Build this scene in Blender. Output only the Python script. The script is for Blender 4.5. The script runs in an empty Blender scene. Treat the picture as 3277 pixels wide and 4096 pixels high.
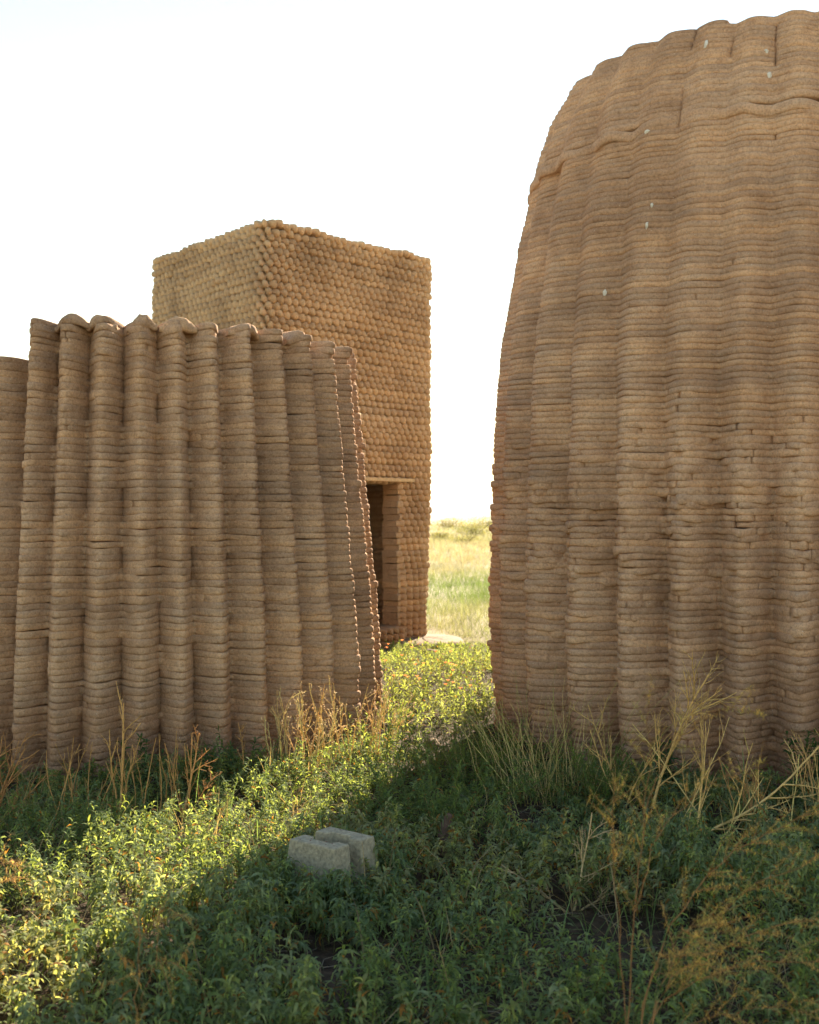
import bpy, math, random
import numpy as np
from mathutils import Vector

rad = math.radians
random.seed(7)
rng = np.random.default_rng(11)
scene = bpy.context.scene
COL = scene.collection

# ------------------------------------------------------------------ camera
EYE = 1.55
cam_d = bpy.data.cameras.new('camera')
cam = bpy.data.objects.new('camera', cam_d)
COL.objects.link(cam)
cam.location = (0, 0, EYE)
cam.rotation_euler = (rad(90), 0, 0)
cam_d.sensor_fit = 'HORIZONTAL'
cam_d.sensor_width = 36
cam_d.lens = 52.17
cam_d.shift_y = 0.0041
cam_d.clip_start = 0.05
cam_d.clip_end = 30000
cam_d.dof.use_dof = True
cam_d.dof.focus_distance = 6.2
cam_d.dof.aperture_fstop = 5.6
scene.camera = cam

# ------------------------------------------------------------------ sky, sun, exposure
SUN_AZ, SUN_EL = 17.8, 26.5          # degrees right of straight ahead, above the horizon
world = bpy.data.worlds.new('World')
scene.world = world
world.use_nodes = True
wn = world.node_tree
sky = wn.nodes.new('ShaderNodeTexSky')
sky.sky_type = 'NISHITA'
sky.sun_disc = False
sky.sun_elevation = rad(SUN_EL)
sky.sun_rotation = rad(SUN_AZ)
sky.air_density = 2.0
sky.dust_density = 0.0
sky.ozone_density = 0.0
sky.altitude = 2300
bg = wn.nodes['Background']
bg.inputs['Strength'].default_value = 0.05
wn.links.new(sky.outputs[0], bg.inputs['Color'])

sun_d = bpy.data.lights.new('sun', 'SUN')
sun_d.energy = 5.0
sun_d.angle = rad(0.6)
sun_d.color = (1.0, 0.85, 0.64)
sun = bpy.data.objects.new('sun', sun_d)
COL.objects.link(sun)
az, el = rad(SUN_AZ), rad(SUN_EL)
to_sun = Vector((math.sin(az) * math.cos(el), math.cos(az) * math.cos(el), math.sin(el)))
sun.rotation_euler = (-to_sun).to_track_quat('-Z', 'Y').to_euler()
sun.location = to_sun * 40

scene.view_settings.view_transform = 'Standard'
scene.view_settings.look = 'None'
scene.view_settings.gamma = 1.0
scene.view_settings.use_curve_mapping = False
scene.view_settings.exposure = 2.3
scene.cycles.max_bounces = 8
scene.cycles.transparent_max_bounces = 8
scene.cycles.sample_clamp_indirect = 8

# ------------------------------------------------------------------ noise
def _hash(ix, iy, seed):
    n = (ix.astype(np.int64) * 374761393 + iy.astype(np.int64) * 668265263 + seed * 1442695041) & 0xffffffff
    n = ((n ^ (n >> 13)) * 1274126177) & 0xffffffff
    n = n ^ (n >> 16)
    return (n & 0xffff) / 32767.5 - 1.0

def vn(x, y, seed=0):
    """smooth value noise in -1..1"""
    x = np.asarray(x, float); y = np.asarray(y, float)
    x, y = np.broadcast_arrays(x, y)
    ix = np.floor(x); iy = np.floor(y)
    fx = x - ix; fy = y - iy
    fx = fx * fx * (3 - 2 * fx); fy = fy * fy * (3 - 2 * fy)
    a = _hash(ix, iy, seed); b = _hash(ix + 1, iy, seed)
    c = _hash(ix, iy + 1, seed); d = _hash(ix + 1, iy + 1, seed)
    return (a * (1 - fx) + b * fx) * (1 - fy) + (c * (1 - fx) + d * fx) * fy

def sstep(a, b, x):
    t = np.clip((np.asarray(x, float) - a) / (b - a), 0, 1)
    return t * t * (3 - 2 * t)

# ------------------------------------------------------------------ materials
def new_mat(name):
    m = bpy.data.materials.new(name)
    m.use_nodes = True
    nt = m.node_tree
    p = nt.nodes['Principled BSDF']
    return m, nt, p

def node(nt, kind, **kw):
    n = nt.nodes.new(kind)
    for k, v in kw.items():
        if hasattr(n, k):
            setattr(n, k, v)
        else:
            n.inputs[k].default_value = v
    return n

def ramp(nt, fac, stops):
    r = nt.nodes.new('ShaderNodeValToRGB')
    while len(r.color_ramp.elements) < len(stops):
        r.color_ramp.elements.new(0.5)
    for e, (pos, c) in zip(r.color_ramp.elements, stops):
        e.position = pos
        e.color = (c[0], c[1], c[2], 1)
    nt.links.new(fac, r.inputs[0])
    return r

def mixc(nt, a, b, fac, mode='MIX'):
    m = nt.nodes.new('ShaderNodeMix')
    m.data_type = 'RGBA'
    m.blend_type = mode
    for sock, v in ((m.inputs[6], a), (m.inputs[7], b), (m.inputs[0], fac)):
        if isinstance(v, bpy.types.NodeSocket):
            nt.links.new(v, sock)
        elif isinstance(v, (int, float)):
            sock.default_value = v
        else:
            sock.default_value = (v[0], v[1], v[2], 1)
    return m.outputs[2]

def mathn(nt, op, a, b=0.0):
    m = nt.nodes.new('ShaderNodeMath'); m.operation = op
    for i, v in enumerate((a, b)):
        if isinstance(v, bpy.types.NodeSocket): nt.links.new(v, m.inputs[i])
        else: m.inputs[i].default_value = v
    return m.outputs[0]

def earth_material(name, dark, mid, light, dust, speck=1.0, bump=1.0, grain=1.0):
    m, nt, p = new_mat(name)
    L = nt.links
    geo = node(nt, 'ShaderNodeNewGeometry')
    pos = geo.outputs['Position']
    info = node(nt, 'ShaderNodeObjectInfo')
    def noise(scale, detail, rough=0.55):
        n = node(nt, 'ShaderNodeTexNoise')
        n.inputs['Scale'].default_value = scale
        n.inputs['Detail'].default_value = detail
        n.inputs['Roughness'].default_value = rough
        L.new(pos, n.inputs['Vector'])
        return n.outputs['Fac']
    big = noise(1.3, 3); med = noise(9, 4, 0.65); fine = noise(70, 4, 0.7); grit = noise(330, 2, 0.7)
    c = ramp(nt, med, [(0.30, dark), (0.5, mid), (0.72, light)]).outputs[0]
    # every printed layer came from its own batch of mud
    lay = ramp(nt, info.outputs['Random'], [(0.0, (0.80, 0.80, 0.82)), (0.5, (1.0, 1.0, 1.0)), (1.0, (1.10, 1.07, 1.0))]).outputs[0]
    c = mixc(nt, c, lay, 1.0, 'MULTIPLY')
    # grey weathered film in broad streaks
    streak = node(nt, 'ShaderNodeMapping')
    streak.inputs['Scale'].default_value = (3.0, 3.0, 22.0)
    L.new(pos, streak.inputs['Vector'])
    sn = node(nt, 'ShaderNodeTexNoise'); sn.inputs['Scale'].default_value = 1.0; sn.inputs['Detail'].default_value = 4
    L.new(streak.outputs[0], sn.inputs['Vector'])
    film = ramp(nt, sn.outputs['Fac'], [(0.46, (0, 0, 0)), (0.64, (1, 1, 1))]).outputs[0]
    c = mixc(nt, c, dust, mathn(nt, 'MULTIPLY', film, 0.5))
    blot = ramp(nt, big, [(0.35, (0.80, 0.77, 0.74)), (0.5, (1.0, 0.98, 0.95)), (0.65, (1.08, 1.08, 1.06))]).outputs[0]
    # rain splash: a reddish damp stain with a ragged edge along the foot
    sz = node(nt, 'ShaderNodeSeparateXYZ'); L.new(pos, sz.inputs[0])
    edge = mathn(nt, 'ADD', sz.outputs['Z'], mathn(nt, 'MULTIPLY', med, -0.9))
    foot = ramp(nt, mathn(nt, 'ADD', edge, 0.35), [(0.0, (0.74, 0.66, 0.62)), (0.45, (1, 1, 1))]).outputs[0]
    c = mixc(nt, c, foot, 1.0, 'MULTIPLY')
    c = mixc(nt, c, blot, 1.0, 'MULTIPLY')
    g = ramp(nt, fine, [(0.30, (0.66, 0.63, 0.60)), (0.52, (1, 1, 1)), (0.75, (1.14, 1.12, 1.08))]).outputs[0]
    c = mixc(nt, c, g, grain, 'MULTIPLY')
    g2 = ramp(nt, grit, [(0.33, (0.62, 0.58, 0.55)), (0.5, (1, 1, 1))]).outputs[0]
    c = mixc(nt, c, g2, 0.8 * grain, 'MULTIPLY')
    # straw and mica flecks
    vo = node(nt, 'ShaderNodeTexVoronoi'); vo.inputs['Scale'].default_value = 75
    L.new(pos, vo.inputs['Vector'])
    near = mathn(nt, 'LESS_THAN', vo.outputs['Distance'], 0.17)
    sep = node(nt, 'ShaderNodeSeparateColor'); L.new(vo.outputs['Color'], sep.inputs[0])
    rare = mathn(nt, 'GREATER_THAN', sep.outputs[0], 0.86)
    c = mixc(nt, c, (0.62, 0.56, 0.46), mathn(nt, 'MULTIPLY', mathn(nt, 'MULTIPLY', near, rare), 0.75 * speck))
    L.new(c, p.inputs['Base Color'])
    p.inputs['Roughness'].default_value = 0.95
    p.inputs['Specular IOR Level'].default_value = 0.12
    h = mathn(nt, 'ADD', mathn(nt, 'MULTIPLY', fine, 1.0), mathn(nt, 'MULTIPLY', grit, 0.35))
    h = mathn(nt, 'ADD', h, mathn(nt, 'MULTIPLY', noise(24, 3), 1.6))
    b = node(nt, 'ShaderNodeBump'); b.inputs['Strength'].default_value = 0.6 * bump; b.inputs['Distance'].default_value = 0.02
    L.new(h, b.inputs['Height']); L.new(b.outputs[0], p.inputs['Normal'])
    return m

M = {}
M['adobe_wall'] = earth_material('adobe_wall', (0.50, 0.315, 0.19), (0.60, 0.39, 0.245), (0.66, 0.44, 0.285), (0.47, 0.335, 0.24))
M['adobe_tower'] = earth_material('adobe_tower', (0.51, 0.315, 0.195), (0.61, 0.39, 0.25), (0.67, 0.445, 0.29), (0.48, 0.34, 0.245), speck=1.2)
M['adobe_box'] = earth_material('adobe_box', (0.48, 0.335, 0.20), (0.56, 0.40, 0.245), (0.61, 0.445, 0.28), (0.52, 0.38, 0.235), speck=0.3, grain=0.6)

def plain_material(name, col, rough=0.8, var=0.3, scale=40, bump=0.3, dist=0.004):
    m, nt, p = new_mat(name)
    geo = node(nt, 'ShaderNodeNewGeometry')
    n = node(nt, 'ShaderNodeTexNoise'); n.inputs['Scale'].default_value = scale; n.inputs['Detail'].default_value = 5
    nt.links.new(geo.outputs['Position'], n.inputs['Vector'])
    lo = [c * (1 - var) for c in col]; hi = [min(1, c * (1 + var)) for c in col]
    r = ramp(nt, n.outputs['Fac'], [(0.3, lo), (0.7, hi)])
    nt.links.new(r.outputs[0], p.inputs['Base Color'])
    p.inputs['Roughness'].default_value = rough
    p.inputs['Specular IOR Level'].default_value = 0.25
    b = node(nt, 'ShaderNodeBump'); b.inputs['Strength'].default_value = bump; b.inputs['Distance'].default_value = dist
    nt.links.new(n.outputs['Fac'], b.inputs['Height']); nt.links.new(b.outputs[0], p.inputs['Normal'])
    return m

def leaf_material(name, trans=0.4, rough=0.8, tint=(2.3, 1.95, 0.85)):
    """colour comes from the leaf's own tone (vertex attribute 'tone'); thin leaves let light through"""
    m, nt, p = new_mat(name)
    at = node(nt, 'ShaderNodeAttribute'); at.attribute_name = 'tone'
    geo = node(nt, 'ShaderNodeNewGeometry')
    n = node(nt, 'ShaderNodeTexNoise'); n.inputs['Scale'].default_value = 60; n.inputs['Detail'].default_value = 3
    nt.links.new(geo.outputs['Position'], n.inputs['Vector'])
    v = ramp(nt, n.outputs['Fac'], [(0.3, (0.75, 0.75, 0.75)), (0.7, (1.18, 1.18, 1.15))]).outputs[0]
    c = mixc(nt, at.outputs['Color'], v, 1.0, 'MULTIPLY')
    nt.links.new(c, p.inputs['Base Color'])
    p.inputs['Roughness'].default_value = rough
    p.inputs['Specular IOR Level'].default_value = 0.10
    t = node(nt, 'ShaderNodeBsdfTranslucent')
    tc = mixc(nt, c, tint, 1.0, 'MULTIPLY')
    nt.links.new(tc, t.inputs['Color'])
    mx = node(nt, 'ShaderNodeMixShader'); mx.inputs[0].default_value = trans
    nt.links.new(p.outputs[0], mx.inputs[1]); nt.links.new(t.outputs[0], mx.inputs[2])
    nt.links.new(mx.outputs[0], nt.nodes['Material Output'].inputs['Surface'])
    return m

M['leaf'] = leaf_material('leaf', 0.55)
M['grass'] = leaf_material('grass', 0.35, 0.8, (1.5, 1.45, 0.9))
M['straw'] = leaf_material('straw', 0.15, 0.8, (1.2, 1.1, 0.85))
M['petal'] = leaf_material('petal', 0.5)
M['concrete'] = plain_material('concrete', (0.33, 0.28, 0.19), 0.92, 0.30, 70, 0.9, 0.006)
M['timber'] = plain_material('timber', (0.52, 0.36, 0.19), 0.8, 0.2, 30, 0.2)
M['guano'] = plain_material('guano', (0.66, 0.62, 0.54), 0.9, 0.1, 80, 0.2)
M['pit'] = plain_material('pit', (0.16, 0.06, 0.035), 0.9, 0.4, 60, 0.3)
M['rock'] = plain_material('rock', (0.17, 0.10, 0.07), 0.9, 0.35, 25, 0.6, 0.01)
M['slab'] = plain_material('slab', (0.20, 0.135, 0.08), 0.95, 0.2, 14, 0.6, 0.02)
M['hill'] = plain_material('hill', (0.10, 0.10, 0.07), 1.0, 0.2, 0.004, 0.0)

# ground: bare soil near the walls, thin dry grass litter, tan prairie further out
gm, nt, p = new_mat('ground_soil')
geo = node(nt, 'ShaderNodeNewGeometry')
def gnoise(scale, detail=4):
    n = node(nt, 'ShaderNodeTexNoise'); n.inputs['Scale'].default_value = scale; n.inputs['Detail'].default_value = detail
    nt.links.new(geo.outputs['Position'], n.inputs['Vector']); return n.outputs['Fac']
soil = ramp(nt, gnoise(22, 6), [(0.3, (0.030, 0.021, 0.015)), (0.5, (0.060, 0.041, 0.027)), (0.75, (0.12, 0.08, 0.05))]).outputs[0]  # near soil toned down: shade of the bare patches put into its colour
prai = ramp(nt, gnoise(0.16, 6), [(0.38, (0.22, 0.22, 0.12)), (0.5, (0.35, 0.31, 0.20)), (0.62, (0.46, 0.395, 0.27))]).outputs[0]
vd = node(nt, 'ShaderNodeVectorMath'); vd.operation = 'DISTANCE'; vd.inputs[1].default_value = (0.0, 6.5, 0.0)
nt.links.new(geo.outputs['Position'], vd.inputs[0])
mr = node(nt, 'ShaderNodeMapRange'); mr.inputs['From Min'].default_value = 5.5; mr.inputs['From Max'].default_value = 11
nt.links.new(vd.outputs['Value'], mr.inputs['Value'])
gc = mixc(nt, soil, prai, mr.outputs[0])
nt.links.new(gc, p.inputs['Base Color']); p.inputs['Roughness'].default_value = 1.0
p.inputs['Specular IOR Level'].default_value = 0.1
b = node(nt, 'ShaderNodeBump'); b.inputs['Strength'].default_value = 0.8; b.inputs['Distance'].default_value = 0.03
nt.links.new(gnoise(40, 6), b.inputs['Height']); nt.links.new(b.outputs[0], p.inputs['Normal'])
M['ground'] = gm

# ------------------------------------------------------------------ object helpers
def mesh_obj(name, verts, faces, mat, parent=None, smooth=True, tones=None):
    me = bpy.data.meshes.new(name)
    v = np.asarray(verts, np.float32)
    if isinstance(faces, np.ndarray):
        k = faces.shape[1]
        me.vertices.add(len(v)); me.vertices.foreach_set('co', v.ravel())
        me.loops.add(faces.size); me.loops.foreach_set('vertex_index', faces.astype(np.int32).ravel())
        me.polygons.add(len(faces))
        me.polygons.foreach_set('loop_start', np.arange(0, faces.size, k, dtype=np.int32))
        me.polygons.foreach_set('loop_total', np.full(len(faces), k, np.int32))
        me.update(calc_edges=True)
    else:
        me.from_pydata(v.tolist(), [], [list(map(int, f)) for f in faces])
        me.update()
    if smooth:
        me.polygons.foreach_set('use_smooth', np.ones(len(me.polygons), bool))
    if tones is not None:
        a = me.color_attributes.new('tone', 'FLOAT_COLOR', 'POINT')
        t = np.ones((len(v), 4), np.float32); t[:, :3] = np.asarray(tones, np.float32)
        a.data.foreach_set('color', t.ravel())
    me.materials.append(mat)
    o = bpy.data.objects.new(name, me)
    COL.objects.link(o)
    if parent: o.parent = parent
    return o

def tag(o, label=None, cat=None, group=None, kind=None):
    for k, v in (('label', label), ('category', cat), ('group', group), ('kind', kind)):
        if v: o[k] = v
    return o

def thing(name, label, cat, group=None, loc=(0, 0, 0)):
    o = bpy.data.objects.new(name, None)
    o.empty_display_size = 0.1
    o.location = loc
    COL.objects.link(o)
    return tag(o, label, cat, group)

# ------------------------------------------------------------------ ground, hills
def ground_z(x, y):
    x = np.asarray(x, float); y = np.asarray(y, float)
    d = np.hypot(x, y)
    near = 0.035 * vn(x * 1.1, y * 1.1, 3) + 0.018 * vn(x * 4.1, y * 4.1, 4)
    far = 0.5 * vn(x / 40, y / 40, 5) * sstep(25, 90, d)
    return near * (1 - sstep(30, 60, d)) + far - 0.0 * d

radii = np.concatenate([[0.0], np.geomspace(0.4, 12000, 170)])
na = 160
ang = np.linspace(0, 2 * np.pi, na, endpoint=False)
gx = radii[:, None] * np.cos(ang)[None]; gy = radii[:, None] * np.sin(ang)[None] + 4.0
gv = np.stack([gx, gy, ground_z(gx, gy)], -1).reshape(-1, 3)
ii, jj = np.meshgrid(np.arange(len(radii) - 1), np.arange(na), indexing='ij')
a = ii * na + jj; b_ = ii * na + (jj + 1) % na
gf = np.stack([a, a + na, b_ + na, b_], -1).reshape(-1, 4)
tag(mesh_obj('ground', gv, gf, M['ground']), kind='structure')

hx = np.linspace(-9000, 9000, 160)
hv = []; 
for x in hx:
    zt = 60 + 55 * float(vn(x / 1900, 0.3, 21)) + 22 * float(vn(x / 500, 1.3, 22)) + 0.016 * x
    hv += [(x, 8200, -5), (x, 8600 + 200 * float(vn(x / 700, 5, 23)), max(zt, 8) * 0.55), (x, 9300, max(zt, 8)), (x, 10600, -5)]
hf = [(4 * i + k, 4 * i + 4 + k, 4 * i + 5 + k, 4 * i + 1 + k) for i in range(len(hx) - 1) for k in range(3)]
tag(mesh_obj('hills', hv, hf, M['hill']), kind='structure')

# ------------------------------------------------------------------ printed coils
def coil(name, xy, nrm, out, hh, zc, wall, bulge, mat, parent, closed=True, nprof=6, hin=None, pexp=0.52):
    """one printed layer: a bead of mud swept along xy (K,2), outward normals nrm, outward offset out"""
    K = len(xy)
    if not closed:      # rounded ends
        t0 = xy[0] - xy[1]; t0 /= np.linalg.norm(t0); t1 = xy[-1] - xy[-2]; t1 /= np.linalg.norm(t1)
        xy = np.concatenate([[xy[0] + t0 * 0.022], xy, [xy[-1] + t1 * 0.022]])
        nrm = np.concatenate([nrm[:1], nrm, nrm[-1:]])
        out = np.concatenate([out[:1] - 0.018, out, out[-1:] - 0.018])
        hh = np.concatenate([hh[:1] * 0.8, hh, hh[-1:] * 0.8]); zc = np.concatenate([zc[:1], zc, zc[-1:]])
        if isinstance(bulge, np.ndarray): bulge = np.concatenate([bulge[:1], bulge, bulge[-1:]])
        K += 2
    ph = np.linspace(-np.pi / 2, np.pi / 2, nprof)
    cs = np.abs(np.cos(ph)) ** pexp
    off = out[:, None] - np.asarray(bulge).reshape(-1, 1) * (1 - cs)[None]
    zz = zc[:, None] + hh[:, None] * np.sin(ph)[None]
    off = np.concatenate([off, np.full((K, 2), -wall) + out.mean() * 0.0], 1)
    zz = np.concatenate([zz, (zc + (hin or hh * 0.97))[:, None], (zc - (hin or hh * 0.97))[:, None]], 1)
    P = nprof + 2
    v = np.empty((K, P, 3))
    v[..., 0] = xy[:, None, 0] + nrm[:, None, 0] * off
    v[..., 1] = xy[:, None, 1] + nrm[:, None, 1] * off
    v[..., 2] = zz
    kk = K if closed else K - 1
    i, j = np.meshgrid(np.arange(kk), np.arange(P), indexing='ij')
    i2 = (i + 1) % K; j2 = (j + 1) % P
    f = np.stack([i * P + j, i2 * P + j, i2 * P + j2, i * P + j2], -1).reshape(-1, 4)
    verts = v.reshape(-1, 3)
    if not closed:
        fl = f.tolist()
        fl.append(list(range(P))[::-1]); fl.append(list(range((K - 1) * P, K * P)))
        o = mesh_obj(name, verts, fl, mat, parent)
        o.data.polygons[-1].use_smooth = False; o.data.polygons[-2].use_smooth = False
        return o
    return mesh_obj(name, verts, f, mat, parent)

def flute_index(valleys, step_before, step_after):
    """angle (deg) -> running flute number, whole numbers at the valleys"""
    v = list(valleys)
    while v[0] > valleys[0] - 200: v.insert(0, v[0] - step_before)
    while v[-1] < valleys[-1] + 200: v.append(v[-1] + step_after)
    v = np.array(v); k = np.arange(len(v), dtype=float)
    return lambda d: np.interp(d, v, k)

def ring_angles(front_deg, n_front, n_back, half=112):
    f = np.linspace(front_deg - half, front_deg + half, n_front, endpoint=False)
    b = np.linspace(front_deg + half, front_deg - half + 360, n_back, endpoint=False)
    return np.concatenate([f, b])

def with_cracks(th, cracks, R):
    """add sharp vertices at crack angles; returns angles and how deep each vertex sits in a crack (0..1)"""
    if not len(cracks): return th, np.zeros(len(th))
    w = np.degrees(np.array([-0.014, -0.003, 0.0, 0.003, 0.014]) / R)
    ex = (np.asarray(cracks)[:, None] + w[None]).ravel()
    dp = np.tile([0.08, 0.45, 1.0, 0.45, 0.08], len(cracks)) * np.repeat(0.35 + 0.65 * np.abs(vn(np.asarray(cracks) * 9.1, R * 31.7, 77)) ** 0.5, 5)
    keep = np.ones(len(th), bool)
    for c in cracks: keep &= np.abs(th - c) > np.degrees(0.02 / R)
    a = np.concatenate([th[keep], ex]); d = np.concatenate([np.zeros(keep.sum()), dp])
    o = np.argsort(a)
    return a[o], d[o]

# ---- the low fluted wall
LC = np.array([-2.011, 8.78])
wall_thing = thing('fluted_earth_wall', 'low ring wall of stacked mud coils with deep vertical flutes and an uneven top', 'wall', loc=(LC[0], LC[1], 0))
fi = flute_index([256.6, 263.7, 271.4, 279.5, 287.6, 295.0, 303.4, 312.3, 321.6, 332.0, 342.6, 354.0], 8.2, 10.5)
front = 286.0
base_th = ring_angles(front, 400, 80)
pz = [0.0, 0.83, 1.5, 2.17, 2.64, 2.8]; pr = [1.79, 1.75, 1.685, 1.62, 1.58, 1.57]
crk = np.random.default_rng(5)
z = -0.06; i = 0
long_cracks = {}
while z < 2.745:
    pitch = 0.0405 * (1 + 0.16 * float(crk.uniform(-1, 1)))
    zc0 = z + pitch / 2
    R = float(np.interp(zc0, pz, pr))
    # cracks: in the valleys, running through several layers
    cr = []
    for dv in [256.6, 263.7, 271.4, 279.5, 287.6, 295.0, 303.4, 312.3, 321.6, 332.0]:
        if float(vn(dv * 3.1, i * 0.22, 41)) > 0.05: cr.append(dv + 0.25 * float(vn(dv, i * 0.7, 42)))
        if crk.random() < 0.035: cr.append(dv + crk.uniform(1.5, 6.5))
    th, cd = with_cracks(base_th, cr, R)
    u = fi(th); fr = u - np.floor(u); s = np.radians(th) * R
    fl = 0.45 * (0.5 - 0.5 * np.cos(2 * np.pi * fr)) + 0.55 * np.abs(np.sin(np.pi * fr))
    amp = 0.172 + 0.008 * vn(u * 0.9, zc0 * 0.8, 6)
    out = R + amp * (fl - 0.80)
    loose = 1.0 + 0.9 * sstep(1.7, 2.6, zc0)
    out = out + 0.0045 * loose * vn(u * 1.3, i * 1.01, 7) + 0.006 * vn(s / 0.14, i * 0.9, 8) + 0.0060 * vn(s / 0.045, i * 1.3, 9)
    # a layer now and then pushed out over the one below
    out = out + 0.010 * np.maximum(0, vn(s / 0.35, i * 0.77 + 5, 10) - 0.45) * 2
    slump = np.maximum(0, vn(s / 0.12, i * 0.61, 12) - 0.55)
    out = out + 0.05 * slump * loose
    out = out - 0.035 * cd
    zc = zc0 + 0.008 * vn(s / 0.19, i * 0.45, 13) - 0.012 * (1 - fl) * sstep(0.2, 1.4, loose - 1) - 0.016 * slump + 0.0032 * vn(s / 0.04, i, 14)
    hh = np.full(len(th), pitch * 0.545) * (1 + 0.09 * vn(s / 0.2, i * 0.9, 15)) + 0.010 * slump
    xy = np.stack([np.cos(np.radians(th)), np.sin(np.radians(th))], 1); nr = xy.copy()
    off = out - R
    path = xy * R
    closed = True
    if zc0 > 2.53:      # the topmost layers stop beside a low flute
        th2 = (th - 256.4) % 360
        o = np.argsort(th2); th2 = th2[o]
        keep = o[(th2 > 1.2) & (th2 < 338)]
        lump = 0.014 * vn(np.floor(u) * 5.1, i * 0.5, 16) * sstep(2.6, 2.74, zc0)
        zc = zc + lump - 0.014 * (1 - fl) * sstep(2.66, 2.74, zc0); off = off + 0.012 * vn(s / 0.09, i, 17)
        path, nr, off, hh, zc = path[keep], nr[keep], off[keep], hh[keep], zc[keep]
        closed = False
    coil('coil_layer', path, nr, off, hh, zc, 0.26, 0.0145, M['adobe_wall'], wall_thing, closed)
    z += pitch; i += 1

# loose lumps that capped the flute heads
for k, d in enumerate([268.0, 274.6, 283.9, 292.3, 309.0, 325.8]):
    n = 12; L_ = 0.09 + 0.02 * float(vn(k * 3.3, 1, 61))
    tt = np.linspace(-1, 1, 14)
    thd = d + np.degrees(tt * L_ / 1.58)
    q = np.radians(thd); nr = np.stack([np.cos(q), np.sin(q)], 1)
    off = 0.006 - 0.05 * tt ** 2 + 0.012 * vn(tt * 3 + k, k, 62)
    hh = 0.014 + (0.022 + 0.010 * float(vn(k * 2.3, 2, 63))) * np.sqrt(np.maximum(0, 1 - tt ** 2 * 0.9)) * (1 + 0.3 * vn(tt * 4, k * 1.7, 64))
    zc = 2.738 - 0.035 * tt ** 2 + 0.012 * vn(tt * 2, k * 2.1, 65)
    coil('coil_end', nr * 1.575, nr, off, hh, zc, 0.15, 0.02, M['adobe_wall'], wall_thing, False)

# ---- the tall tower
TC = np.array([2.725, 8.60])
tower = thing('fluted_earth_tower', 'tall round tower of thin mud coils curving inward to an open top', 'tower', loc=(TC[0], TC[1], 0))
tv = [185.5, 197.8, 210.6, 222.0, 232.0, 241.6, 250.2, 258.8, 267.6]
ti = flute_index(tv, 11.5, 9.2)
tz = [-0.2, 0.17, 0.45, 0.8, 1.32, 1.85, 2.48, 2.83, 3.18, 3.53, 3.96, 4.15, 4.42, 4.55, 4.75]
tr = [2.03, 2.05, 2.08, 2.10, 2.10, 2.085, 2.06, 2.02, 1.97, 1.905, 1.825, 1.775, 1.66, 1.59, 1.46]
base_th = ring_angles(245.0, 410, 70)
crk = np.random.default_rng(9)
z = -0.06; i = 0
def tower_surface(deg, zz):
    R = float(np.interp(zz, tz, tr)); u = ti(np.array([deg])); fr = u - np.floor(u)
    fl = np.abs(np.sin(np.pi * fr)) ** 0.9
    A = 0.235 - 0.175 * sstep(0.4, 4.0, zz)
    return R + float((A * (fl - 0.79))[0])
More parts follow.
